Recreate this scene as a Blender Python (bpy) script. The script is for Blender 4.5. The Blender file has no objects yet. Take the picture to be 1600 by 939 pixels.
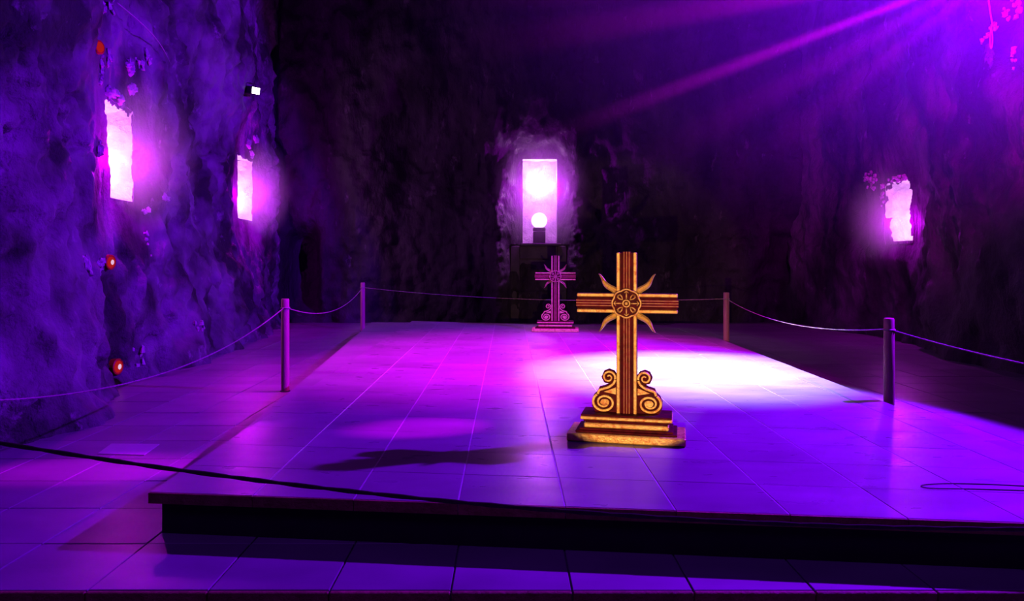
import bpy, math, random
import numpy as np
from mathutils import Vector, Matrix
random.seed(7); RNG = np.random.default_rng(7)
sc = bpy.context.scene
COL = sc.collection

# ------------------------------------------------------------------ camera
# level camera, 1.55 m above the upper floor, looking along +Y with a lens shift
cam_d = bpy.data.cameras.new('camera'); cam = bpy.data.objects.new('camera', cam_d); COL.objects.link(cam)
cam.location = (0, 0, 1.55); cam.rotation_euler = (math.pi/2, 0, 0)
cam_d.sensor_width = 36; cam_d.lens = 26.0; cam_d.shift_x = 5/1600; cam_d.shift_y = -66.5/1600
cam_d.clip_start = .05; cam_d.clip_end = 100
sc.camera = cam
# ------------------------------------------------------------------ world, view
w = bpy.data.worlds.new('world'); sc.world = w; w.use_nodes = True
w.node_tree.nodes['Background'].inputs[0].default_value = (.1, .0, .3, 1)
w.node_tree.nodes['Background'].inputs[1].default_value = 0.0
vs = sc.view_settings
vs.view_transform = 'Standard'; vs.look = 'None'; vs.exposure = 0.0; vs.gamma = 1.0; vs.use_curve_mapping = False
sc.cycles.use_denoising = True
sc.cycles.sample_clamp_indirect = 4.0
sc.cycles.max_bounces = 6; sc.cycles.diffuse_bounces = 0; sc.cycles.glossy_bounces = 3
sc.cycles.volume_bounces = 0

def light(name, kind, loc, energy, color, target=None, size=.1, angle=60, blend=.3, sy=None):
    d = bpy.data.lights.new(name, kind); d.energy = energy; d.color = color
    if kind == 'AREA':
        d.size = size
        if sy: d.shape = 'RECTANGLE'; d.size_y = sy
    else: d.shadow_soft_size = size
    if kind == 'SPOT': d.spot_size = math.radians(angle); d.spot_blend = blend
    o = bpy.data.objects.new(name, d); COL.objects.link(o); o.location = loc
    if target is not None:
        o.rotation_euler = (Vector(target)-Vector(loc)).to_track_quat('-Z', 'Y').to_euler()
    return o

LAMP = Vector((4.55, 6.75, 4.15))                  # stage lamp hung just above the picture's upper right corner
VIO = (.42, .0, 1.0); MAG = (.9, .0, 1.0); BLUE = (.10, .0, 1.0)
# key: wide violet wash of a second lamp hung behind it, over the platform and the left wall
KEY = Vector((5.5, 7.1, 4.75))
light('key_wash', 'SPOT', KEY, 5800, (.19, .0, 1.0), KEY+Vector((-.927, -.14, -.375)), .07, 116, .10)
# second lens of the same lamp: throws magenta on the right wall behind it
light('wall_wash', 'SPOT', LAMP+Vector((.1, .3, .25)), 1300, (.9, .0, .9), (7.1, 10.4, 5.0), .1, 95, 1.0)
# white pin spot in the roof over the middle of the platform
light('roof_spot', 'SPOT', (2.4, 9.8, 6.2), 6500, (.92, 1.0, .92), (2.1, 8.55, .25), .08, 38, 1.0)
# added violet fill over the far half of the platform, from no known lamp
light('roof_fill', 'SPOT', (1.1, 8.7, 8.0), 8200, (.70, .0, .78), (.35, 9.7, .25), .15, 57, 1.0)
# added weak blue fill behind the visitor, no known lamps there
light('nave_fill', 'AREA', (-.5, -1.5, 6.5), 85, (.24, .02, 1.0), (-1, 12, 2.0), 3.0)

# ------------------------------------------------------------------ noise
def _h(ix, iy, iz, seed):
    n = (ix*374761393 + iy*668265263 + iz*2147483647 + seed*1274126177).astype(np.int64) & 0xffffffff
    n = ((n ^ (n >> 13))*1274126177) & 0xffffffff
    n = ((n ^ (n >> 16))*2246822519) & 0xffffffff
    return ((n ^ (n >> 15)) & 0xffff)/65535.0
def vnoise(x, y, z=0.0, seed=0):
    x, y, z = np.broadcast_arrays(np.asarray(x, float), np.asarray(y, float), np.asarray(z, float))
    fx, fy, fz = np.floor(x), np.floor(y), np.floor(z)
    ix, iy, iz = fx.astype(np.int64), fy.astype(np.int64), fz.astype(np.int64)
    u, v, t = x-fx, y-fy, z-fz
    u, v, t = [a*a*a*(a*(a*6-15)+10) for a in (u, v, t)]
    def L(a, b, k): return a+(b-a)*k
    r = L(L(L(_h(ix, iy, iz, seed), _h(ix+1, iy, iz, seed), u), L(_h(ix, iy+1, iz, seed), _h(ix+1, iy+1, iz, seed), u), v),
          L(L(_h(ix, iy, iz+1, seed), _h(ix+1, iy, iz+1, seed), u), L(_h(ix, iy+1, iz+1, seed), _h(ix+1, iy+1, iz+1, seed), u), v), t)
    return r*2-1
def fbm(x, y, seed=0, octv=4, gain=.5):
    s = 0; a = 1.0; f = 1.0
    for k in range(octv):
        s = s+a*vnoise(np.asarray(x)*f+k*17.3, np.asarray(y)*f+k*5.1, 0, seed+k); a *= gain; f *= 2.03
    return s

# ------------------------------------------------------------------ mesh builder and objects
class MB:
    def __init__(s): s.v = []; s.f = []
    def add(s, vs_, fs): 
        n = len(s.v); s.v += [tuple(map(float, p)) for p in vs_]; s.f += [tuple(n+i for i in f) for f in fs]; return s
    def box(s, x0, x1, y0, y1, z0, z1, ch=0.0):
        if ch <= 0:
            return s.add([(x0,y0,z0),(x1,y0,z0),(x1,y1,z0),(x0,y1,z0),(x0,y0,z1),(x1,y0,z1),(x1,y1,z1),(x0,y1,z1)],
                         [(3,2,1,0),(4,5,6,7),(0,1,5,4),(1,2,6,5),(2,3,7,6),(3,0,4,7)])
        # bevelled box: three rings of chamfer
        c = ch; P = []
        for z, i in ((z0, c), (z0+c, 0), (z1-c, 0), (z1, c)):
            a0, a1, b0, b1 = x0+i, x1-i, y0+i, y1-i
            k = c if i == 0 else c*.3
            P += [(a0+k,b0,z),(a1-k,b0,z),(a1,b0+k,z),(a1,b1-k,z),(a1-k,b1,z),(a0+k,b1,z),(a0,b1-k,z),(a0,b0+k,z)]
        F = [tuple(range(7,-1,-1)), tuple(range(24,32))]
        for r in range(3):
            for i in range(8):
                j = (i+1) % 8; F.append((r*8+i, r*8+j, r*8+8+j, r*8+8+i))
        return s.add(P, F)
    def prism(s, poly, y0, y1):            # polygon in x,z; extruded in y (front y0 < y1)
        n = len(poly)
        V = [(p[0], y0, p[1]) for p in poly]+[(p[0], y1, p[1]) for p in poly]
        F = [tuple(range(n)), tuple(range(2*n-1, n-1, -1))]+[(i, n+i, n+(i+1) % n, (i+1) % n) for i in range(n)]
        return s.add(V, F)
    def slab(s, poly, z0, z1, ch=0.0):     # polygon in x,y (ccw); extruded in z, with a chamfer on top
        n = len(poly); c = Vector((sum(p[0] for p in poly)/n, sum(p[1] for p in poly)/n))
        def ins(p):
            d = c-Vector(p[:2]); return Vector(p[:2])+Vector((math.copysign(min(ch, abs(d.x)), d.x), math.copysign(min(ch, abs(d.y)), d.y)))
        R = [[(p[0], p[1], z0) for p in poly], [(p[0], p[1], z1-ch) for p in poly]]
        if ch > 0: R.append([(*ins(p), z1) for p in poly])
        V = sum(R, []); F = [tuple(range(n-1, -1, -1)), tuple(range((len(R)-1)*n, len(R)*n))]
        for r in range(len(R)-1):
            F += [(r*n+i, r*n+(i+1) % n, (r+1)*n+(i+1) % n, (r+1)*n+i) for i in range(n)]
        return s.add(V, F)
    def tube(s, pts, r, n=8, closed=False, cap=True):
        pts = [Vector(p) for p in pts]; m = len(pts); rs = r if hasattr(r, '__len__') else [r]*m
        up = None; V = []
        for i, p in enumerate(pts):
            a = pts[(i-1) % m] if (closed or i > 0) else p
            b = pts[(i+1) % m] if (closed or i < m-1) else p
            t = (b-a).normalized()
            if up is None: up = Vector((0, 0, 1)) if abs(t.z) < .9 else Vector((1, 0, 0))
            x = t.cross(up)
            if x.length < 1e-5: x = t.orthogonal()
            x.normalize(); u = x.cross(t).normalized(); up = u
            for k in range(n):
                q = 2*math.pi*k/n; V.append(p+x*math.cos(q)*rs[i]+u*math.sin(q)*rs[i])
        F = []
        for i in range(m if closed else m-1):
            j = (i+1) % m
            F += [(i*n+k, i*n+(k+1) % n, j*n+(k+1) % n, j*n+k) for k in range(n)]
        if not closed and cap: F += [tuple(range(n-1, -1, -1)), tuple(range((m-1)*n, m*n))]
        return s.add(V, F)
    def lathe(s, prof, n=24, axis='z', c=(0,0,0)):   # prof: (radius, height)
        V = []
        for r, h in prof:
            for k in range(n):
                q = 2*math.pi*k/n; a, b = r*math.cos(q), r*math.sin(q)
                V.append((c[0]+a, c[1]+b, c[2]+h) if axis == 'z' else (c[0]+a, c[1]-h, c[2]+b))
        m = len(prof); F = []
        for i in range(m-1): F += [(i*n+k, i*n+(k+1) % n, (i+1)*n+(k+1) % n, (i+1)*n+k) for k in range(n)]
        F += [tuple(range(n-1, -1, -1)), tuple(range((m-1)*n, m*n))]
        return s.add(V, F)
    def lump(s, c, rad, n=8, seed=0, squash=(1,1,1), amp=.35):
        V = []; F = []
        for i in range(n//2+1):
            th = math.pi*i/(n//2)
            for k in range(n):
                q = 2*math.pi*k/n; d = np.array([math.sin(th)*math.cos(q), math.sin(th)*math.sin(q), math.cos(th)])
                f = 1+amp*float(vnoise(d[0]*1.7+seed*3.1, d[1]*1.7, d[2]*1.7, seed))
                V.append(tuple(np.array(c)+d*rad*f*np.array(squash)))
        for i in range(n//2):
            F += [(i*n+k, i*n+(k+1) % n, (i+1)*n+(k+1) % n, (i+1)*n+k) for k in range(n)]
        return s.add(V, F)
    def mesh(s, name, smooth=False, angle=None):
        me = bpy.data.meshes.new(name); me.from_pydata(s.v, [], s.f); me.validate(); 
        import bmesh
        bm = bmesh.new(); bm.from_mesh(me); bmesh.ops.recalc_face_normals(bm, faces=bm.faces); bm.to_mesh(me); bm.free()
        if smooth:
            me.polygons.foreach_set('use_smooth', [True]*len(me.polygons))
            if angle is not None: me.set_sharp_from_angle(angle=math.radians(angle))
        me.update(); return me
    def build(s, name, mat, parent=None, smooth=False, angle=None):
        return obj(name, s.mesh(name, smooth, angle), mat, parent)

def obj(name, me, mat, parent=None):
    o = bpy.data.objects.new(name, me); COL.objects.link(o)
    if mat and not me.materials: me.materials.append(mat)
    if parent: o.parent = parent
    return o
def empty(name, loc=(0,0,0), rz=0):
    o = bpy.data.objects.new(name, None); COL.objects.link(o); o.location = loc; o.rotation_euler = (0, 0, rz); o.empty_display_size = .1
    return o
def tag(o, label=None, cat=None, group=None, kind=None):
    if label: o['label'] = label
    if cat: o['category'] = cat
    if group: o['group'] = group
    if kind: o['kind'] = kind
    return o
def copy_tree(o, parent=None):
    c = o.copy(); COL.objects.link(c); c.parent = parent
    for ch in list(o.children): copy_tree(ch, c)
    return c

# ------------------------------------------------------------------ materials
def mat(name, c1, c2=None, scale=3.0, rough=.6, rvar=.0, metal=0.0, bump=.0, bscale=20.0, objvar=0.0, detail=6.0, stretch=(1,1,1), lo=.35, hi=.65, spec=.5, coord='Object', c3=None, c3scale=1.0, c3lo=.55, c3hi=.7, bdist=.03):
    m = bpy.data.materials.new(name); m.use_nodes = True; nt = m.node_tree; N = nt.nodes; Lk = nt.links
    b = N['Principled BSDF']; b.inputs['Roughness'].default_value = rough; b.inputs['Metallic'].default_value = metal
    b.inputs['Specular IOR Level'].default_value = spec
    tc = N.new('ShaderNodeTexCoord'); mp = N.new('ShaderNodeMapping'); mp.inputs['Scale'].default_value = stretch
    src = tc.outputs['Object']
    if coord == 'World':
        g = N.new('ShaderNodeNewGeometry'); src = g.outputs['Position']
    Lk.new(src, mp.inputs[0])
    nz = N.new('ShaderNodeTexNoise'); nz.inputs['Scale'].default_value = scale; nz.inputs['Detail'].default_value = detail
    Lk.new(mp.outputs[0], nz.inputs['Vector'])
    rp = N.new('ShaderNodeValToRGB'); rp.color_ramp.elements[0].position = lo; rp.color_ramp.elements[1].position = hi
    rp.color_ramp.elements[0].color = (*c1, 1); rp.color_ramp.elements[1].color = (*(c2 or c1), 1)
    Lk.new(nz.outputs[0], rp.inputs[0]); out = rp.outputs[0]
    if c3:
        n3 = N.new('ShaderNodeTexNoise'); n3.inputs['Scale'].default_value = c3scale; n3.inputs['Detail'].default_value = 8; n3.inputs['Roughness'].default_value = .65
        Lk.new(mp.outputs[0], n3.inputs['Vector'])
        mr = N.new('ShaderNodeMapRange'); mr.inputs[1].default_value = c3lo; mr.inputs[2].default_value = c3hi; Lk.new(n3.outputs[0], mr.inputs[0])
        mx = N.new('ShaderNodeMix'); mx.data_type = 'RGBA'; Lk.new(mr.outputs[0], mx.inputs[0]); Lk.new(out, mx.inputs[6]); mx.inputs[7].default_value = (*c3, 1); out = mx.outputs[2]
    if objvar:
        oi = N.new('ShaderNodeObjectInfo'); mr = N.new('ShaderNodeMapRange')
        mr.inputs[3].default_value = 1-objvar; mr.inputs[4].default_value = 1+objvar*.6
        Lk.new(oi.outputs['Random'], mr.inputs[0])
        mm = N.new('ShaderNodeMix'); mm.data_type = 'RGBA'; mm.blend_type = 'MULTIPLY'; mm.inputs[0].default_value = 1
        Lk.new(out, mm.inputs[6]); Lk.new(mr.outputs[0], mm.inputs[7]); out = mm.outputs[2]
    Lk.new(out, b.inputs['Base Color'])
    if rvar:
        n2 = N.new('ShaderNodeTexNoise'); n2.inputs['Scale'].default_value = scale*2.2; n2.inputs['Detail'].default_value = 5; Lk.new(mp.outputs[0], n2.inputs['Vector'])
        mr = N.new('ShaderNodeMapRange'); mr.inputs[1].default_value = .3; mr.inputs[2].default_value = .7
        mr.inputs[3].default_value = max(.02, rough-rvar); mr.inputs[4].default_value = rough+rvar
        Lk.new(n2.outputs[0], mr.inputs[0]); Lk.new(mr.outputs[0], b.inputs['Roughness'])
    if bump:
        nb = N.new('ShaderNodeTexNoise'); nb.inputs['Scale'].default_value = bscale; nb.inputs['Detail'].default_value = 8; nb.inputs['Roughness'].default_value = .6
        Lk.new(mp.outputs[0], nb.inputs['Vector'])
        bp = N.new('ShaderNodeBump'); bp.inputs['Strength'].default_value = bump; bp.inputs['Distance'].default_value = bdist
        Lk.new(nb.outputs[0], bp.inputs['Height']); Lk.new(bp.outputs[0], b.inputs['Normal'])
    return m
def emis(name, col, strength):
    m = bpy.data.materials.new(name); m.use_nodes = True; nt = m.node_tree; nt.nodes.clear()
    e = nt.nodes.new('ShaderNodeEmission'); e.inputs[0].default_value = (*col, 1); e.inputs[1].default_value = strength
    o = nt.nodes.new('ShaderNodeOutputMaterial'); nt.links.new(e.outputs[0], o.inputs[0]); return m

M = {
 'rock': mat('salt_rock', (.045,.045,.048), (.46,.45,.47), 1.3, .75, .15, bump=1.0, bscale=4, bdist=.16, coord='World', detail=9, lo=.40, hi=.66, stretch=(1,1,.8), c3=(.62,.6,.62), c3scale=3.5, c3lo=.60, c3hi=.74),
 'rock_back': mat('shaded_salt_rock', (.012,.012,.013), (.10,.097,.103), 1.0, .75, .15, bump=.9, bscale=4, bdist=.16, coord='World', detail=9, lo=.36, hi=.72, stretch=(1,1,.45), c3=(.30,.29,.30), c3scale=3.0, c3lo=.62, c3hi=.76),  # salt rock with the shade of the unlit walls put into its colour
 'rock_right': mat('shadowy_salt_rock', (.02,.02,.021), (.20,.195,.205), 1.1, .75, .15, bump=1.0, bscale=4, bdist=.16, coord='World', detail=9, lo=.40, hi=.66, stretch=(1,1,.6), c3=(.4,.39,.4), c3scale=3.5, c3lo=.62, c3hi=.76),  # same salt rock, the dim right wall's shade put into its colour
 'reveal': mat('hewn_salt', (.50,.48,.5), (.78,.76,.78), 5, .8, bump=1.0, bscale=16, coord='World'),
 'ceil': mat('roof_rock', (.05,.05,.055), (.2,.2,.21), 1.2, .8, bump=.8, bscale=6, coord='World'),
 'tile': mat('polished_stone', (.33,.325,.33), (.47,.46,.47), 1.6, .32, .06, bump=.03, bscale=25, objvar=.14, coord='World', stretch=(1,2.2,1), lo=.3, hi=.7),
 'ftile': mat('floor_stone', (.31,.31,.315), (.45,.44,.45), 1.4, .36, .06, bump=.04, bscale=22, objvar=.16, coord='World', stretch=(1,1.8,1), lo=.3, hi=.7),
 'grout': mat('pale_grout', (.62,.6,.62), (.75,.73,.75), 12, .5, coord='World'),
 'fgrout': mat('dark_grout', (.14,.14,.145), (.2,.2,.2), 12, .6, coord='World'),
 'edge': mat('brown_edge_stone', (.32,.14,.06), (.52,.26,.12), 14, .6, bump=.5, bscale=40, objvar=.3, coord='World'),
 'plinth': mat('shaded_plinth', (.012,.011,.011), (.025,.02,.02), 6, .8, coord='World'),  # black puts the shadow under the platform edge into the colour
 'gold': mat('worn_gilding', (.62,.20,.04), (1.0,.70,.22), 22, .34, .1, metal=.25, bump=.25, bscale=60, lo=.28, hi=.52),
 'pink_lit_gold': mat('pink_lit_gilding', (.70,.20,.18), (1.0,.55,.36), 30, .42, .1, metal=.25, bump=.25, bscale=60, lo=.25, hi=.55),  # gilding with the far cross's pinkish light put into the colour
 'red': mat('oxblood_paint', (.055,.000,.008), (.12,.001,.016), 20, .6, .1, bump=.2, bscale=50, spec=.15),
 'bead': mat('dull_crimson_rib', (.16,.008,.02), (.34,.03,.05), 20, .45, .1, bump=.2, bscale=50),
 'post': mat('reddish_wood_post', (.74,.26,.34), (.88,.38,.44), 8, .42, .1, bump=.3, bscale=30, stretch=(6,6,.5)),
 'rope': mat('twisted_rope', (.66,.46,.50), (.82,.62,.64), 40, .75, bump=.6, bscale=90),
 'shaderope': mat('shade_dark_rope', (.05,.03,.03), (.09,.05,.05), 40, .9),  # rope colour darkened to carry its backlit shade
 'black': mat('black_enamel', (.012,.012,.013), (.03,.03,.03), 9, .5),
 'cable': mat('pale_cable', (.6,.55,.58), (.7,.66,.7), 9, .5),
 'dcable': mat('dark_cable', (.05,.04,.05), (.08,.07,.08), 9, .6),
 'salt': mat('white_salt_crust', (.72,.68,.72), (.92,.88,.92), 18, .7, bump=1.0, bscale=40, coord='World'),
 'panel': mat('dark_niche_stone', (.06,.055,.06), (.12,.11,.12), 3, .6, bump=.4, bscale=14, coord='World'),
 'light_patch': mat('painted_light_patch', (.70,.68,.7), (.8,.78,.8), 5, .35, coord='World'),
 'redpaint': mat('red_mark_paint', (.75,.03,.02), (.9,.06,.03), 20, .5),
 'globe': emis('lit_globe', (1, .65, 1), 3), 'lens': emis('lit_lens', (1, .95, 1), 5),
 'redglow': emis('glowing_red_paint', (1, .02, .03), .38), 'redcore': emis('red_core', (1, .6, .95), .8),
}

# ------------------------------------------------------------------ rock walls
def grid_wall(name, P, us, vs_, holes, mt, parent=None):
    """P(U,V) -> x,y,z arrays.  holes: (u0,u1,v0,v1,seed) openings with a ragged edge."""
    us = us[np.concatenate([[True], np.diff(us) > .006])]; vs_ = vs_[np.concatenate([[True], np.diff(vs_) > .006])]
    U, V = np.meshgrid(us, vs_); X, Y, Z = P(U, V)
    nu, nv = len(us), len(vs_)
    uc = (U[:-1,:-1]+U[1:,1:])/2; vc = (V[:-1,:-1]+V[1:,1:])/2
    keep = np.ones(uc.shape, bool)
    for (u0, u1, v0, v1, sd, rag) in holes:
        du = rag*fbm(uc*6, vc*6, sd, 3); dv = rag*fbm(uc*6, vc*6, sd+9, 3)*(vc > (v0+v1)/2)
        tl = .17*np.clip((v1-vc)/(v1-v0), 0, 1) if sd == 3 else 0.0            # lower left corner drawn in
        tr_ = .19*(vc < v0+.42*(v1-v0)) if sd == 9 else 0.0                    # stepped far jamb
        keep &= ~((uc+du > u0+tl) & (uc+du < u1-tr_) & (vc+dv > v0) & (vc+dv < v1))
    idx = np.arange(nu*nv).reshape(nv, nu)
    q = np.stack([idx[:-1,:-1], idx[:-1,1:], idx[1:,1:], idx[1:,:-1]], -1)[keep].reshape(-1, 4)
    me = bpy.data.meshes.new(name); co = np.stack([X, Y, Z], -1).reshape(-1, 3)
    me.vertices.add(len(co)); me.vertices.foreach_set('co', co.ravel())
    me.loops.add(q.size); me.loops.foreach_set('vertex_index', q.ravel().astype(np.int32))
    me.polygons.add(len(q)); me.polygons.foreach_set('loop_start', np.arange(0, q.size, 4, dtype=np.int32))
    me.polygons.foreach_set('use_smooth', np.ones(len(q), bool))
    me.update(calc_edges=True); me.validate()
    return obj(name, me, mt, parent)

def near_w(U, V, hole, rad):
    u0, u1, v0, v1 = hole[:4]
    du = np.maximum(np.maximum(u0-U, U-u1), 0); dv = np.maximum(np.maximum(v0-V, V-v1), 0)
    return np.exp(-((du**2+dv**2)/rad**2))
def cut(lst, hole, lo, hi, step):
    a = np.arange(lo-.12, hi+.12, step); k = np.array([x for x in lst if x < lo-.12 or x > hi+.12])
    return np.sort(np.concatenate([k, a]))
def funnel(U, V, hole, depth, rad):
    u0, u1, v0, v1 = hole[:4]
    du = np.maximum(np.maximum(u0-U, U-u1), 0); dv = np.maximum(np.maximum(v0-V, V-v1), 0)
    return -depth*np.exp(-((du**2+dv**2)/rad**2))
def niche(name, frame, hole, depth, mt, parent=None, rag=.03, seed=0, grow=.05, front=.3, taper=0.0):
    """five inner faces of a hewn recess; frame(u,v,d) -> point, d measured into the rock"""
    u0, u1, v0, v1 = hole[:4]; u0 -= grow; u1 += grow; v0 -= grow; v1 += grow
    mb = MB(); n = 14; ds = np.linspace(front, depth, 8)
    def nz(a, b, s): return rag*float(fbm(a*4, b*4, seed+s, 3))
    def sheet(A, B, fn):
        base = len(mb.v)
        for b in B:
            for a in A: mb.v.append(tuple(fn(a, b)))
        na = len(A)
        for j in range(len(B)-1):
            for i in range(na-1): mb.f.append((base+j*na+i, base+j*na+i+1, base+(j+1)*na+i+1, base+(j+1)*na+i))
    su = np.linspace(u0, u1, n); sv = np.linspace(v0, v1, n)
    sheet(sv, ds, lambda v, d: frame(u0+nz(v, d, 1), v, d)); sheet(sv, ds, lambda v, d: frame(u1+nz(v, d, 2), v, d))
    sheet(su, ds, lambda u, d: frame(u, v0, d)); sheet(su, ds, lambda u, d: frame(u, v1+nz(u, d, 4), d))
    sheet(su, sv, lambda u, v: frame(u, v, depth+2*nz(u, v, 5)))
    me = bpy.data.meshes.new(name); me.from_pydata(mb.v, [], mb.f); me.update()
    return obj(name, me, mt, parent)

Z0, Z1 = -.2, 9.0
# ---- left wall:  X follows a bent line in plan
LY = [-3.5, 5, 6.7, 9.1, 12, 15, 18.2]; LX = [-4.0, -4.15, -4.30, -4.70, -5.0, -5.25, -5.55]
def lx(Y): return np.interp(Y, LY, LX)
HL1 = (8.78, 9.62, 2.28, 3.42, 3, .05); HL2 = (14.62, 15.75, 2.34, 3.58, 5, .04)
def left_disp(U, V):
    d = .20*fbm(U*.55, V*.35, 11, 3)+.09*fbm(U*2.1, V*1.7, 15, 3)+.05*fbm(U*6, V*5, 19, 4)-.10*np.clip(1-9*np.abs(fbm(U*1.3, V*1.0, 23, 3)), 0, 1)
    d += .10*np.clip(vnoise(U*1.1, V*.25, 0, 31), 0, 1)                         # vertical buttresses
    # a spalled block edge between the windows, slanting down to the right
    s = (U-10.2)*.9+(V-2.2); d -= .10/(1+np.exp(-s*14))*np.exp(-((U-11.0)/1.6)**2)
    d += .22*np.exp(-np.clip(V, 0, None)/.35)                                   # rubble foot
    for h in (HL1, HL2):
        d = d*(1-np.clip(1.3*near_w(U, V, h, .75), 0, .96))+funnel(U, V, h, .15, .7)
    return d
def left_P(U, V):
    return lx(U)+left_disp(U, V), U, V
def left_at(Y, Z, off=0.0):
    return Vector((float(lx(Y))+float(left_disp(np.array([[Y]]), np.array([[Z]]))[0, 0])+off, Y, Z))
us = np.concatenate([np.arange(-3.5, 5.5, .25), np.arange(5.5, 18.25, .055)]); vz = np.concatenate([np.arange(Z0, 5.8, .055), np.arange(5.8, 9.2, .2)])
for h in (HL1, HL2): us = cut(us, h, h[0], h[1], .02)
vz = cut(vz, HL1, 2.28, 3.58, .02)
wl = tag(grid_wall('wall_left', left_P, us, vz, (HL1, HL2), M['rock']), 'rough violet-lit salt rock wall with two bright window openings', kind='structure')

# ---- back wall at Y = 17.8
YB = 17.8
HB = (.34, 1.18, 1.90, 3.98, 7, .006)
def back_disp(U, V):
    d = .28*fbm(U*.5, V*.25, 41, 3)+.11*fbm(U*2.0, V*1.1, 45, 3)+.05*fbm(U*6, V*4.5, 49, 4)
    d += .16*np.clip(vnoise(U*.9, V*.08, 0, 61), -.2, 1)                        # tall cut ribs
    d -= .9*np.exp(-(((U+5.0)/.38)**4+((V-1.2)/1.0)**4))                        # dark hollow in the far corner
    d -= .35/(1+np.exp(-((V-.25*U)-3.4)*10))*np.exp(-((U+2.4)/1.3)**2)*np.exp(-((V-4.0)/1.2)**2)   # spalled scar
    d = d*(1-near_w(U, V, HB, .22)*.95)+funnel(U, V, HB, .34, .55)
    # hewn flanks left and right of the dark panel under the window
    fl = np.exp(-((U+.22)/.17)**2)+np.exp(-((U-1.72)/.32)**2)
    d += fl*np.exp(-np.clip(V-2.1, 0, None)/.6)*(.30+.10*fbm(U*9, V*7, 71, 3))
    d -= .30*((U > .02) & (U < 1.42) & (V < 1.86))
    return d
def back_P(U, V): return U, YB-back_disp(U, V), V
us = np.concatenate([np.arange(-6.2, -.8, .06), np.arange(-.8, 2.6, .035), np.arange(2.6, 7.8, .08)]); vz = np.concatenate([np.arange(Z0, 4.6, .045), np.arange(4.6, 9.2, .09)])
us = cut(us, HB, HB[0], HB[1], .03); vz = cut(vz, HB, HB[2], HB[3], .03)
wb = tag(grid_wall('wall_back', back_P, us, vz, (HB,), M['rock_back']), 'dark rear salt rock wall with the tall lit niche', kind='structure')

# ---- right wall
RX = 7.0
HR = (13.15, 14.02, 1.86, 2.93, 9, .10)
def right_disp(U, V):
    d = .24*fbm(U*.5, V*.3, 81, 3)+.08*fbm(U*2, V*1.5, 85, 3)+.028*fbm(U*7, V*6, 89, 3)
    d += .12*np.clip(vnoise(U*1.0, V*.12, 0, 91), 0, 1)
    d = d*(1-np.clip(1.3*near_w(U, V, HR, .6), 0, .96))+funnel(U, V, HR, .16, .6)
    return d
def right_P(U, V): return RX-right_disp(U, V), U, V
def right_at(Y, Z, off=0.0):
    return Vector((RX-float(right_disp(np.array([[Y]]), np.array([[Z]]))[0, 0])-off, Y, Z))
us = np.concatenate([np.arange(-3.5, 6, .25), np.arange(6, 18.4, .06)]); vz = np.concatenate([np.arange(Z0, 6.5, .06), np.arange(6.5, 9.2, .2)])
us = cut(us, HR, HR[0], HR[1], .02); vz = cut(vz, HR, HR[2], HR[3], .02)
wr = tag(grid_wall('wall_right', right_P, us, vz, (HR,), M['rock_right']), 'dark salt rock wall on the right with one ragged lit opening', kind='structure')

# ---- rear of the nave and roof
def front_P(U, V): return U, -3.3+.25*fbm(U*.6, V*.4, 101, 3), V
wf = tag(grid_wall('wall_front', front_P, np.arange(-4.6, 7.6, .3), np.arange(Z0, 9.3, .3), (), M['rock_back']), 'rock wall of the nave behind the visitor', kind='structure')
def ceil_P(U, V): return U, V, 8.7+.35*fbm(U*.4, V*.4, 111, 4)
tag(grid_wall('ceiling', ceil_P, np.arange(-6.5, 8.1, .25), np.arange(-3.9, 18.8, .25), (), M['ceil']), 'rough hewn rock roof of the chamber', kind='structure')

# ---- window recesses, their lamps and added halo lights
def window(name, frame, hole, depth, label, **k):
    r = tag(empty(name, frame((hole[0]+hole[1])/2, hole[2], .2)), label, kind='structure')
    o = niche('reveal', frame, hole, depth, M['reveal'], None, **k); o.parent = r; o.matrix_parent_inverse = Matrix.Translation(r.location).inverted()
    return r
WIN = (.72, .085, 1.0)
fl_ = lambda u, v, d: Vector((float(lx(u))-d, u, v))
window('window_1', fl_, HL1, 1.0, 'larger white lit opening in the left wall, nearest the camera', seed=201, front=.145)
window('window_2', fl_, HL2, 1.0, 'smaller white lit opening in the left wall, near the far corner', seed=211, front=.145)
fb_ = lambda u, v, d: Vector((u, YB+d, v))
w3 = window('window_3', fb_, HB, 1.1, 'tall white lit niche in the back wall holding the globe lamp', seed=221, front=.33, rag=.012, grow=.03)
fr_ = lambda u, v, d: Vector((RX+d, u, v))
window('window_4', fr_, HR, 1.0, 'ragged bright opening in the right wall', seed=231, front=.155, rag=.05)
for (f, h, e, ew, du, vv) in ((fl_, HL1, 58, 60, .42, 2.75), (fl_, HL2, 78, 66, .55, 2.85), (fr_, HR, 36, 46, .3, 2.2)):
    light('niche_lamp_and_fill', 'POINT', f(h[0]+du, vv, .09), e*1.4, (.68, 0, 1), size=0)            # added magenta light at the mouth for the halo, no lamp there
    light('niche_lamp_and_fill', 'POINT', f(h[0]+du, vv, .62), ew, (1, .52, 1), size=.08)   # white lamp further in
light('niche_lamp_and_fill', 'POINT', fb_(.76, 3.2, -.10), 160, (.6, 0, 1), size=0)  # added magenta light before the back niche for its halo
light('niche_lamp_and_fill', 'POINT', fb_(.76, 3.45, .66), 70, (1, .52, 1), size=.08)

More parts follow.
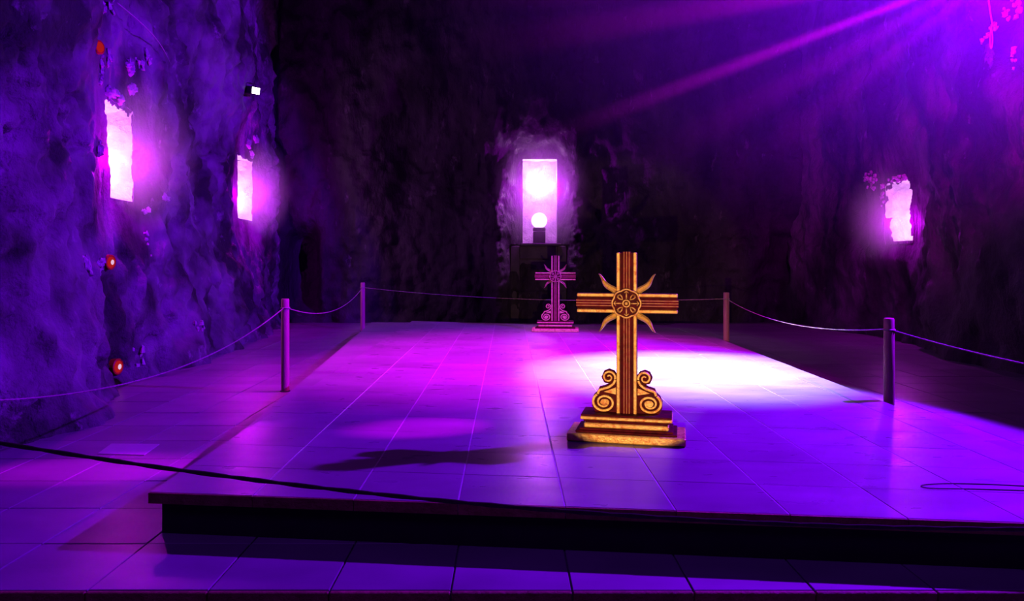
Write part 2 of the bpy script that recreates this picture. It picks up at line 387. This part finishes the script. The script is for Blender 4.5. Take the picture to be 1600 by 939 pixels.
# sill and dark panel under the back niche
sl = MB().box(.28, 1.24, 17.50, 18.3, 1.84, 1.90, .012).build('sill', M['panel'], None); sl.parent = w3; sl.matrix_parent_inverse = Matrix.Translation(w3.location).inverted()
pn = tag(empty('trim_1', (.72, 18.0, 0)), 'dark recessed stone panel under the lit back niche', kind='structure')
MB().box(-.68, .68, -.02, .25, -.05, 1.84, .01).build('slab', M['panel'], pn)
for a, b, c_, d_ in ((-.68, -.46, 0, 1.84), (.46, .68, 0, 1.84), (-.46, .46, 1.52, 1.84), (-.46, .46, 0, .2)):
    MB().box(a, b, -.09, -.02, c_, d_, .012).build('frame_stone', M['panel'], pn)
# ------------------------------------------------------------------ floors
f = MB().box(-6.4, 7.9, 3.45, 18.6, -.30, -.012).build('floor', M['fgrout']); tag(f, 'grey stone floor around the raised platform', kind='structure')
lf = MB().box(-5.5, 7.9, -3.8, 3.425, -.30, -.20).build('floor_lower', M['ftile']); tag(lf, 'lower nave floor in front of the step', kind='structure')
T = .565; X0 = -1.965
YN = lambda X: 4.11-.105*(X+2.0)            # front edge of the platform
YF = lambda X: 15.25-.30*(X+2.0)            # far edge
XL, XR = -2.0, 3.40
far = MB()
for r in range(0, 25):
    y0 = 3.45+r*T; y1 = y0+T
    for c in range(-7, 17):
        x0 = X0+c*T; x1 = x0+T
        if x1 < -5.9 or x0 > 7.3: continue
        if x0 > XL+.25 and x1 < XR-.25 and y0 > YN(x0)+.3 and y1 < YF(x1)-.3: continue
        if x0 > -2.3 and x1 < -1.3 and y0 > 9: continue
        g = .004; p = [(x0+g, y0+g), (x1-g, y0+g), (x1-g, y1-g), (x0+g, y1-g)]
        h = RNG.uniform(-.0015, .0015)
        if r < 14 and -5.3 < x0 and x0 < 6.2: MB().slab(p, -.012, h, .003).build('floor_tile', M['ftile'], f)
        else: far.slab(p, -.012, h, .003)
tag(far.build('distant_floor_tiles', M['ftile'], f), kind='stuff')
# step edge stones
tr = tag(empty('trim_2', (0, 3.45, -.2)), 'brown stone edging of the front step', kind='structure')
for c in range(-6, 17):
    x0 = X0+c*T
    o = MB().box(x0+.003, x0+T-.003, 3.425, 3.449, -.2, -.001, .004).build('edge_stone', M['edge'], tr); o.matrix_parent_inverse = Matrix.Translation(tr.location).inverted()

# ------------------------------------------------------------------ the platform
H = .25
pf = tag(empty('stone_platform', (.7, 9.5, 0)), 'large raised platform of polished grey stone tiles in the chamber centre', 'platform')
def pchild(mb, name, m):
    o = mb.build(name, m, pf); o.matrix_parent_inverse = Matrix.Translation(pf.location).inverted(); return o
WL = lambda Y: -2.07-.083*(Y-6.2)           # outer edge of the side wedge
pl = [(XL+.045, YN(XL)+.06), (XR-.12, YN(XR)+.06), (XR-.12, YF(XR)-.12), (WL(15)+.14, YF(XL)-.12), (WL(7.0)+.14, 7.0)]
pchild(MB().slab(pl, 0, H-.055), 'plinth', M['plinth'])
bed = [(XL+.01, YN(XL)+.01), (XR-.01, YN(XR)+.01), (XR-.01, YF(XR)-.01), (XL+.01, YF(XL)-.01)]
pchild(MB().slab(bed, H-.055, H-.003), 'mortar_bed', M['grout'])
xs = [XL]+[X0+T*k for k in range(1, 10)]+[XR]; nrow = 21
for r in range(nrow):
    t0, t1 = r/nrow, (r+1)/nrow
    Yr = lambda X, t: YN(X)+(YF(X)-YN(X))*t
    for c in range(len(xs)-1):
        a, b = xs[c], xs[c+1]; gx = .0045; gy = .0018
        pts = [(a+gx, Yr(a, t0)+gy), (b-gx, Yr(b, t0)+gy), (b-gx, Yr(b, t1)-gy), (a+gx, Yr(a, t1)-gy)]
        pchild(MB().slab(pts, H-.04, H+RNG.uniform(-.001, .001), .002), 'paving_tile', M['tile'])
for c in range(len(xs)-1):                   # brown nosing along the front
    a, b = xs[c], xs[c+1]
    pts = [(a+.002, YN(a)-.012), (b-.002, YN(b)-.012), (b-.002, YN(b)+.008), (a+.002, YN(a)+.008)]
    pchild(MB().slab(pts, H-.06, H-.002, .002), 'edge_stone', M['edge'])
k = 0; y = 5.45
while y < 15.0:                              # side wedge, a little lower than the tiles
    y1 = min(y+1.1, 15.1)
    pts = [(WL(y) if WL(y) < XL-.012 else XL-.012, y), (XL-.004, y), (XL-.004, y1-.004), (WL(y1), y1-.004)]
    pchild(MB().slab(pts, H-.075, H-.016, .004), 'side_slab', M['ftile']); y = y1

# ------------------------------------------------------------------ crosses
K = .00453
def limb(name, root, L, W, along, lo, hi, gm, depth=.075):
    """along: 'z' shaft or 'x' arm, from lo to hi; across centred on W[0] with width W[1]"""
    c, wd = W; h = wd/2
    def bx(mb, a0, a1, l0, l1, y0, y1, ch):
        if along == 'z': mb.box(a0, a1, y0, y1, l0, l1, ch)
        else: mb.box(l0, l1, y0, y1, a0, a1, ch)
        return mb
    core = bx(MB(), c-h, c+h, lo, hi, -depth*.42, depth*.5, .003).build(name, M['red'], root)
    for s in (-1, 1):
        a = c+s*(h-.013); bx(MB(), a-.012, a+.012, lo-.001, hi+.001, -depth*.5-.012, -depth*.40, .005).build('gilt_band', gm, core)
        a = c+s*(h-.036); bx(MB(), a-.0035, a+.0035, lo, hi, -depth*.5-.003, -depth*.40, .0015).build('fillet', M['red'], core)
    for s in (-1, 0, 1):
        a = c+s*.0185; r = .0095; ext = .006
        p0, p1 = (lo-ext, hi+ext)
        pts = [(a, -depth*.42-.008, p0), (a, -depth*.42-.008, p1)] if along == 'z' else [(p0, -depth*.42-.008, a), (p1, -depth*.42-.008, a)]
        MB().tube(pts, [r, r], 12).build('bead', M['bead'], core, True, 50)
        q = [(a, -depth*.42-.0165, p0), (a, -depth*.42-.0165, p1)] if along == 'z' else [(p0, -depth*.42-.0165, a), (p1, -depth*.42-.0165, a)]
        MB().tube(q, .0020, 6).build('gilt_line', gm, core)
def spiral(cx, cz, rx, rz, a0, a1, r_end, n=46):
    P = []
    for i in range(n+1):
        t = i/n; a = a0+(a1-a0)*t; r = 1-(1-r_end)*t
        P.append((cx+rx*r*math.cos(a), cz+rz*r*math.sin(a)))
    return P
def ribbon(mb, pts, wds, y0, y1):
    n = len(pts); V = []
    for i, p in enumerate(pts):
        a = Vector(pts[max(i-1, 0)]); b = Vector(pts[min(i+1, n-1)]); t = (b-a).normalized(); nn = Vector((-t.y, t.x))*wds[i]/2
        for y, kx in ((y1, 1), (y0+.004, 1), (y0, .72)):
            V.append((p[0]+nn.x*kx, y, p[1]+nn.y*kx))
        for y, kx in ((y0, .72), (y0+.004, 1), (y1, 1)):
            V.append((p[0]-nn.x*kx, y, p[1]-nn.y*kx))
    F = []
    for i in range(n-1):
        for q in range(6): F.append((i*6+q, i*6+(q+1) % 6, i*6+6+(q+1) % 6, i*6+6+q))
    F += [tuple(range(6)), tuple(range(n*6-1, n*6-7, -1))]
    return mb.add(V, F)
def catmull(P, n=6):
    out = []
    for i in range(len(P)-1):
        p0, p1, p2, p3 = [np.array(P[j]) for j in (max(i-1, 0), i, i+1, min(i+2, len(P)-1))]
        for k in range(n):
            t = k/n; out.append(tuple(.5*((2*p1)+(-p0+p2)*t+(2*p0-5*p1+4*p2-p3)*t*t+(-p0+3*p1-3*p2+p3)*t**3)))
    out.append(tuple(P[-1])); return out
def make_cross(name, gm):
    root = empty(name)
    u = lambda px: px*K
    # stepped base
    for (hw, z0, z1, d0, d1, m, nm, ch) in (
        (u(91), 0, u(13), -.185, .185, gm, 'foot_slab', .008),
        (u(78), u(13), u(16.5), -.155, .155, M['red'], 'cove', .004), (u(72), u(16.5), u(20), -.140, .140, M['red'], 'cove', .003),
        (u(65.5), u(20), u(27.5), -.125, .125, gm, 'gilt_moulding', .007),
        (u(63), u(27.5), u(30), -.118, .118, M['red'], 'cove', .002), (u(66), u(30), u(33), -.126, .126, M['red'], 'cove', .003),
        (u(71), u(33), u(38), -.140, .140, gm, 'gilt_moulding', .006), (u(70), u(38), u(41), -.136, .136, M['red'], 'base_top', .003)):
        MB().box(-hw, hw, d0, d1, z0, z1, ch).build(nm, m, root)
    cz = u(690-475)
    limb('shaft', root, 0, (0, u(32)), 'z', u(40), cz-u(10), gm)
    limb('head', root, 0, (0, u(32)), 'z', cz+u(10), u(295), gm)
    limb('side_arm', root, 0, (cz, u(31)), 'x', -u(78.5), -u(10), gm)
    limb('side_arm', root, 0, (cz, u(31)), 'x', u(10), u(78.5), gm)
    # rosette
    R = .103; yr = -.055
    lob = [(R*(.94+.075*abs(math.cos(4*q+0.0)))*math.cos(q), R*(.94+.075*abs(math.cos(4*q)))*math.sin(q)) for q in np.linspace(0, 2*math.pi, 65)[:-1]]
    ro = MB().prism([(x, cz+z) for x, z in lob], yr-.012, .03).build('rosette', M['red'], root)
    MB().tube([(x*.97, yr-.014, cz+z*.97) for x, z in lob], .0065, 8, True).build('rim', gm, ro, True)
    MB().tube([(.024*math.cos(q), yr-.022, cz+.024*math.sin(q)) for q in np.linspace(0, 2*math.pi, 25)[:-1]], .0055, 8, True).build('boss_ring', gm, ro, True)
    MB().lump((0, yr-.02, cz), .013, 12, amp=0).build('boss', gm, ro, True)
    for i in range(8):
        a = math.pi/4*i; d = Vector((math.cos(a), 0, math.sin(a))); p = Vector((-d.z, 0, d.x)); o = Vector((0, yr-.014, cz))
        if i % 2 == 0:
            MB().tube([o+d*.032, o+d*.055, o+d*.088], [.0045, .0055, .003], 8).build('petal', gm, ro, True)
            MB().tube([o+d*.074+p*.016, o+d*.088, o+d*.074-p*.016], [.003, .0045, .003], 8).build('petal_tip', gm, ro, True)
        else:
            pts = []
            for s in (-1, 1):
                MB().tube([o+d*.036, o+d*.058+p*s*.012, o+d*.078+p*s*.013, o+d*.086+p*s*.004, o+d*.074+p*s*.003], [.003, .005, .0055, .0045, .003], 8).build('petal', gm, ro, True)
    # flame rays
    for sx, sz in ((-1, 1), (1, 1), (-1, -1), (1, -1)):
        d = Vector((sx*.72, 0, sz*.69)).normalized(); p = Vector((-d.z, 0, d.x))*(sx*sz)
        L0, L1 = .075, .290; n = 22; V = []; Fq = []
        for i in range(n+1):
            t = i/n; l = L0+(L1-L0)*t; off = .012*math.sin(t*2*math.pi*1.25+.4)*(.4+.6*t); wd = (.020*(1-t)**.8+.003)+.006*math.sin(t*math.pi)
            o = Vector((0, 0, cz))+d*l+p*off; y0 = -.018
            for s, y in ((-1, y0+.006), (-.55, y0-.012), (0, y0-.001), (.55, y0-.012), (1, y0+.006), (.6, y0+.022), (-.6, y0+.022)):
                V.append(o+p*s*wd+Vector((0, y, 0)))
        for i in range(n):
            for q in range(7): Fq.append((i*7+q, i*7+(q+1) % 7, i*7+7+(q+1) % 7, i*7+7+q))
        Fq += [tuple(range(7)), tuple(range(n*7+6, n*7-1, -1))]
        MB().add(V, Fq).build('flame_ray', gm, root)
    # scroll brackets
    for s in (-1, 1):
        out = [(-15, 41), (-50, 41), (-55, 50), (-55.5, 60), (-52, 68), (-46, 74), (-43.5, 80), (-36, 82), (-27, 86), (-36, 88), (-40, 97), (-36, 106), (-28, 109), (-20, 106), (-16, 100)]
        poly = [(s*-a*-1*K if False else (a*K*(1 if s < 0 else -1)), b*K) for a, b in out]
        sb = MB().prism(poly, -.020, .030).build('scroll_bracket', M['red'], root)
        big = [(x*K, z*K) for x, z in spiral(-35.5, 57, 18.5, 15.5, math.radians(128), math.radians(128+700), .20, 70)]
        sm = [(x*K, z*K) for x, z in spiral(-28.3, 97, 10.5, 10.5, math.radians(-15), math.radians(-15+520), .18, 50)]
        neck = [(-45.5*K, 70*K), (-43*K, 76*K), (-36*K, 78.5*K), (-28*K, 81.5*K), (-21*K, 87*K), (-18*K, 93*K)]
        def mir(P): return [(x*(1 if s < 0 else -1), z) for x, z in P]
        MB(); wds = [.019-.006*i/70 for i in range(71)]
        ribbon(MB(), mir(big), wds, -.042, .0).build('volute', gm, sb)
        ribbon(MB(), mir(sm), [.016-.005*i/50 for i in range(51)], -.042, .0).build('volute', gm, sb)
        nk = catmull(neck); ribbon(MB(), mir(nk), [.018]*len(nk), -.041, .0).build('neck_band', gm, sb)
        e = [(-34.5*K+7*K*math.cos(q), 57*K+5.2*K*math.sin(q)) for q in np.linspace(0, 2*math.pi, 25)[:-1]]
        MB().prism(mir(e), -.038, .0).build('volute_eye', gm, sb)
        t = [(-17*K, 70*K), (-36*K, 73.5*K), (-17*K, 81*K)]
        MB().prism(mir(t), -.034, .0).build('gilt_wedge', gm, sb)
    return root
near = make_cross('altar_cross', M['gold'])
near.location = (.852, 5.33, H+.002); near.rotation_euler = (0, 0, math.radians(-13))
tag(near, 'large gilded cross with red grooves and sunray rosette standing nearest the camera', 'cross', 'twin gilded altar crosses')
farc = make_cross('altar_cross', M['pink_lit_gold'])
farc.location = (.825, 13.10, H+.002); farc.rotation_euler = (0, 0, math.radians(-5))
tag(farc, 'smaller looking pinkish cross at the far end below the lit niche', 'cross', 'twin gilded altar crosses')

# ------------------------------------------------------------------ posts and ropes
def post(x, y, z0, z1, label, r=.047):
    e = tag(empty('rope_post', (x, y, z0)), label, 'post', 'rope barrier posts'); h = z1-z0
    MB().lathe([(r, 0), (r*1.0, h*.5), (r*.97, h-.012), (r*.85, h)], 20).build('shaft', M['post'], e, True, 40)
    MB().tube([((r+.002)*math.cos(q), (r+.002)*math.sin(q), h-.105) for q in np.linspace(0, 2*math.pi, 21)[:-1]], .008, 6, True).build('rope_collar', M['rope'], e, True)
    MB().lathe([(r+.012, 0), (r+.012, .006), (r+.001, .012)], 20).build('foot_ring', M['black'], e)
    return Vector((x, y, z1-.105))
pA = post(-2.60, 8.60, 0, 1.075, 'reddish wooden post beside the left platform edge, near the left wall')
pB = post(-3.08, 15.6, 0, 1.03, 'slim looking far post near the dark back left corner')
pC = post(3.47, 6.75, 0, 1.0, 'thick looking post at the right platform edge, nearer one')
pD = post(3.47, 11.8, 0, 1.0, 'far post at the right platform edge near the back corner')
pE = post(-3.30, 3.0, -.2, 1.13, 'post outside the left of the view carrying the front rope')
pF = post(6.20, 3.0, -.2, .86, 'post outside the right of the view carrying the front rope')
def rope(a, b, sag, label, m='rope', r=.007, n=26, skew=0.0):
    P = []; off = (b-a).normalized()*.045
    a2, b2 = a+off, b-off
    for i in range(n+1):
        t = i/n; p = a2.lerp(b2, t); p.z -= 4*sag*t*(1-t)*(1+skew*(t-.5)); P.append(p)
    # two twisted strands
    root = tag(empty('barrier_rope', P[0]), label, 'rope')
    L = (b-a).length; m_ = int(n*5)
    for k in (0, 1):
        Q = []
        for i in range(m_+1):
            t = i/m_; p = a2.lerp(b2, t); p.z -= 4*sag*t*(1-t)*(1+skew*(t-.5)); ph = t*L/.09*2*math.pi+k*math.pi
            Q.append(p+Vector((math.cos(ph)*r*.35, 0, math.sin(ph)*r*.35))-P[0])
        MB().tube(Q, r*.72, 5).build('strand', M[m], root, True)
rope(pB, pA, .25, 'rope sagging between the left near post and the far left post', skew=.0)
rope(pA, pE, .42, 'rope running from the left post forward along the left wall')
rope(pD, pC, .16, 'rope between the two posts on the right platform edge')
rope(pC, Vector((4.4, 3.0, .80)), .10, 'rope falling from the nearer right post out of the picture')
post(4.45, 2.95, -.2, .9, 'post outside the lower right of the view')
rope(pB, pD, .12, 'thin dim rope strung across behind the far cross', r=.006)
rope(pE, pF, .43, 'dark unlit rope crossing in front of the platform edge', m='shaderope', r=.010, skew=.0)

# ------------------------------------------------------------------ globe lamp in the back niche
gl = tag(empty('globe_lamp', (.74, 17.98, 1.90)), 'glowing white globe lamp on a dark block in the back niche', 'lamp')
MB().box(-.145, .145, -.14, .14, 0, .29, .01).build('block', M['black'], gl)
MB().lathe([(.15, .30), (.155, .33), (.155, .37), (.13, .39)], 24).build('collar', M['black'], gl)
MB().lump((0, 0, .56), .19, 20, amp=0).build('globe', M['globe'], gl, True)

# ------------------------------------------------------------------ wall floodlight, glowing red marks, wires, salt
fp = left_at(14.35, 4.80, .16)
fx = tag(empty('floodlight', fp), 'small black floodlight with a white lit face high on the left wall', 'lamp')
fx.rotation_euler = (0, math.radians(12), math.radians(-42))
MB().box(-.24, .10, -.09, .09, -.075, .075, .012).build('housing', M['black'], fx)
MB().box(.10, .112, -.078, .078, -.062, .062, .003).build('lens', M['lens'], fx)
MB().tube([(-.10, -.1, 0), (-.10, -.1, .13), (-.10, .1, .13), (-.10, .1, 0)], .009, 6).build('bracket', M['black'], fx)
MB().tube([(-.10, 0, .13), (-.30, 0, .16)], .012, 6).build('arm', M['black'], fx)
for (Y, Z, s, core, lab) in ((8.62, 1.50, .085, True, 'glowing red painted mark with a white centre on the left wall below the larger window'),
                             (9.05, .22, .095, True, 'glowing red painted mark with a white centre low at the foot of the left wall'),
                             (8.32, 3.92, .075, False, 'dim glowing red painted mark high on the left wall above the larger window')):
    p = left_at(Y, Z, .02); e = tag(empty('glowing_mark', p), lab, 'lamp', 'glowing red marks on the rock'); e.rotation_euler = (0, math.pi/2, math.radians(-8))
    MB().lathe([(s*1.05, -.06), (s*1.05, .012), (s*.92, .02), (s*.88, .012)], 20).build('mark_rim', M['redpaint'], e)
    MB().lathe([(s*.86, .0), (s*.7, .022), (s*.4, .030)], 20).build('lens', M['redglow'], e, True)  # glow put into painted marks, no lamps here
    if core: MB().lump((0, 0, .03), s*.36, 10, amp=.2, squash=(1, 1, .25)).build('mark_centre', M['redcore'], e, True)
c0, c1 = left_at(8.78, 4.58, .10), left_at(10.7, 4.37, .06)
Q = [c0.lerp(c1, i/16)+Vector((.10*math.sin(math.pi*i/16), 0, .0)) for i in range(17)]
tag(MB().tube(Q, .006, 6).build('wall_cable', M['cable'], None, True), 'thin pale cable running across the upper left wall', 'cable')
hp = right_at(10.35, 4.6, .12)
Q = [Vector((hp.x, hp.y, 8.6))]+[Vector((hp.x+.02*math.sin(i), hp.y+.02*math.cos(i*1.3), 6.2-i*.2)) for i in range(8)]
hw = tag(empty('hanging_wire', Q[0]), 'thin pale wire with a looped end hanging by the right wall', 'cable')
o = MB().tube([q-Q[0] for q in Q], .012, 6).build('wire', M['cable'], hw, True)
e0 = Q[-1]-Q[0]; MB().tube([e0+Vector((0, .04*math.sin(a)+.05*(a/6), -.16+.16*math.cos(a))) for a in np.linspace(0, 6.0, 16)], .011, 6).build('loop', M['cable'], hw, True)

def crust(wallobj, at, Y, Z, w_, h_, n, seed, tilt=0.0):
    r = np.random.default_rng(seed); mb = MB()
    for i in range(n):
        a = r.uniform(0, 2*math.pi); q = math.sqrt(r.uniform(0, 1)); dy, dz = w_*q*math.cos(a), h_*q*math.sin(a)
        y_, z_ = Y+dy+tilt*dz, Z+dz
        p = at(y_, z_, .01); mb.lump(p, r.uniform(.018, .05), 6, seed+i, (.8, 1.1, 1.0), .6)
    mb.build('salt_crust', M['salt'], wallobj)
for a in ((9.42, 3.98, .10, .09, 16, 1), (9.55, 3.72, .09, .05, 14, 2), (9.72, 4.10, .14, .10, 9, 3), (9.98, 4.25, .04, .10, 6, 4), (8.55, 3.72, .05, .17, 12, 5),
          (8.72, 3.90, .03, .12, 7, 6), (9.05, 3.55, .28, .07, 26, 7), (8.82, 4.62, .05, .16, 12, 8), (8.33, 4.42, .07, .08, 8, 9), (8.52, 2.82, .06, .09, 10, 10),
          (15.3, 3.92, .26, .08, 18, 11), (15.75, 4.08, .20, .07, 14, 12), (15.6, 3.75, .18, .07, 8, 13), (10.4, 2.42, .10, .06, 6, 14), (9.95, 2.20, .08, .05, 6, 15),
          (8.25, 1.44, .10, .12, 12, 16), (7.7, 1.45, .06, .16, 10, 17), (9.4, .30, .10, .18, 8, 18), (11.0, .55, .10, .10, 8, 19), (9.85, 1.75, .05, .2, 6, 20)):
    crust(wl, left_at, *a)
for a in ((14.5, 3.08, .22, .20, 22, 31), (14.15, 2.75, .05, .22, 10, 32), (13.6, 3.0, .35, .05, 16, 33), (10.15, 5.05, .25, .25, 26, 34), (10.6, 4.75, .1, .2, 10, 35), (10.05, 4.25, .06, .16, 8, 36)):
    crust(wr, right_at, *a)

# ------------------------------------------------------------------ small things on the floor
fpq = [(-3.25, 5.84), (-2.86, 5.80), (-2.90, 6.14), (-3.31, 6.16)]  # paler slab puts a patch of light into the floor colour
tag(MB().slab(fpq, 0.0, .006, .002).build('lit_floor_patch', M['light_patch']), 'patch of light on the floor left of the platform, built as a pale slab', 'light_patch')
Q = [Vector((x_, y_, H+.004)) for x_, y_ in ((3.30, 4.09), (2.9, 4.12), (2.6, 4.15), (2.37, 4.165), (2.36, 4.22), (2.52, 4.25), (2.75, 4.235), (2.95, 4.20))]
tag(MB().tube([Vector(p) for p in catmull([tuple(q) for q in Q], 8)], .003, 6).build('floor_cable', M['dcable'], None, True), 'thin dark cable lying on the right front of the platform', 'cable')
# ------------------------------------------------------------------ stage lamp with its beams, and the haze that shows them
HAZE = .075
def hung_lamp(loc, label):
    e = tag(empty('stage_lamp', loc), label, 'lamp'); hb = MB()
    for k in range(16):
        a0, a1 = 2*math.pi*k/16, 2*math.pi*(k+1)/16
        hb.add([(.30*math.cos(a0), .30*math.sin(a0), .50), (.30*math.cos(a1), .30*math.sin(a1), .50), (.16*math.cos(a1), .16*math.sin(a1), .72), (.16*math.cos(a0), .16*math.sin(a0), .72)], [(0, 1, 2, 3)])
    hb.lathe([(.16, .72), (.16, .80)], 16); hb.build('housing', M['black'], e)
    MB().tube([(0, 0, .80), (0, 0, 8.45-loc[2])], .025, 8).build('hanger', M['black'], e)
hung_lamp(LAMP, 'black stage lamp throwing the beams, hanging from the roof above the right platform edge')
hung_lamp(KEY, 'black stage lamp hanging from the roof nearer the right wall')
def haze(loc, rad, dens, label):
    o = MB().lump((0, 0, 0), 1.0, 32, 0, (1, 1, 1), 0.0).build('haze', None, None, True); o.location = loc; o.scale = rad
    hm = bpy.data.materials.new('thin_haze'); hm.use_nodes = True; nt = hm.node_tree; nt.nodes.clear()
    vsn = nt.nodes.new('ShaderNodeVolumeScatter'); vsn.inputs['Color'].default_value = (1, 1, 1, 1); vsn.inputs['Anisotropy'].default_value = .0
    on = nt.nodes.new('ShaderNodeOutputMaterial'); nt.links.new(vsn.outputs[0], on.inputs['Volume']); o.data.materials.append(hm)
    tc = nt.nodes.new('ShaderNodeTexCoord'); ln = nt.nodes.new('ShaderNodeVectorMath'); ln.operation = 'LENGTH'; nt.links.new(tc.outputs['Object'], ln.inputs[0])
    mr = nt.nodes.new('ShaderNodeMapRange'); mr.interpolation_type = 'SMOOTHSTEP'; mr.inputs[1].default_value = .98; mr.inputs[2].default_value = .1; mr.inputs[3].default_value = 0; mr.inputs[4].default_value = dens
    nt.links.new(ln.outputs['Value'], mr.inputs[0]); nt.links.new(mr.outputs[0], vsn.inputs['Density'])
    tag(o, label, 'haze', kind='stuff')
haze((3.2, 6.6, 4.5), (4.9, 1.7, 3.1), HAZE, 'thin drifting haze below the roof at upper right, showing light beams')
haze(fl_(9.2, 2.85, -.1), (.75, 1.1, 1.2), .45, 'added haze imitating camera bloom at the mouth of the larger left opening')  # haze puffs added at the openings to imitate camera bloom
haze(fl_(15.2, 2.95, -.1), (.75, 1.2, 1.2), .45, 'added haze imitating camera bloom at the mouth of the smaller left opening')
haze(fb_(.76, 3.1, -.1), (1.4, .8, 1.7), .7, 'added haze imitating camera bloom at the mouth of the back niche')
haze(fr_(13.55, 2.3, -.1), (.75, 1.1, 1.1), .40, 'added haze imitating camera bloom at the mouth of the right opening')
def via(px, py, Y):      # a point of the room on the way of a beam
    return Vector(((px-795)/1155*Y, Y, 1.55+(403-py)/1155*Y))
for (px, py, Y, e, ang, col) in ((920, 190, 6.0, 900, 2.6, (.85, 0, 1)), (1000, 30, 6.1, 240, 5.0, (.85, 0, .9)), (1050, 235, 6.2, 80, 6.5, (.7, 0, 1)),
                                 (1230, 215, 6.3, 55, 7.0, (.7, 0, 1)), (1180, -40, 6.3, 160, 7.0, (.8, 0, 1))):
    light('stage_beam', 'SPOT', LAMP+Vector((0, 0, .1)), e*75, col, via(px, py, Y), .03, ang, .9)
# added warm light on the near cross, with a made-up fixture below the view
ps = tag(empty('added_spotlight', (.30, 1.2, -.2)), 'added small black spotlight, unseen below the view, warming the near cross', 'lamp')
MB().lathe([(.10, 0), (.10, .015), (.02, .03), (.02, 1.02)], 16).build('stand', M['black'], ps)
MB().tube([(0, -.12, 1.10), (0, .02, 1.10)], .06, 14).build('can', M['black'], ps)
light('cross_fill', 'SPOT', (.30, 1.30, .90), 560, (1.0, .50, .17), (.87, 5.3, .92), .008, 21.5, .2)
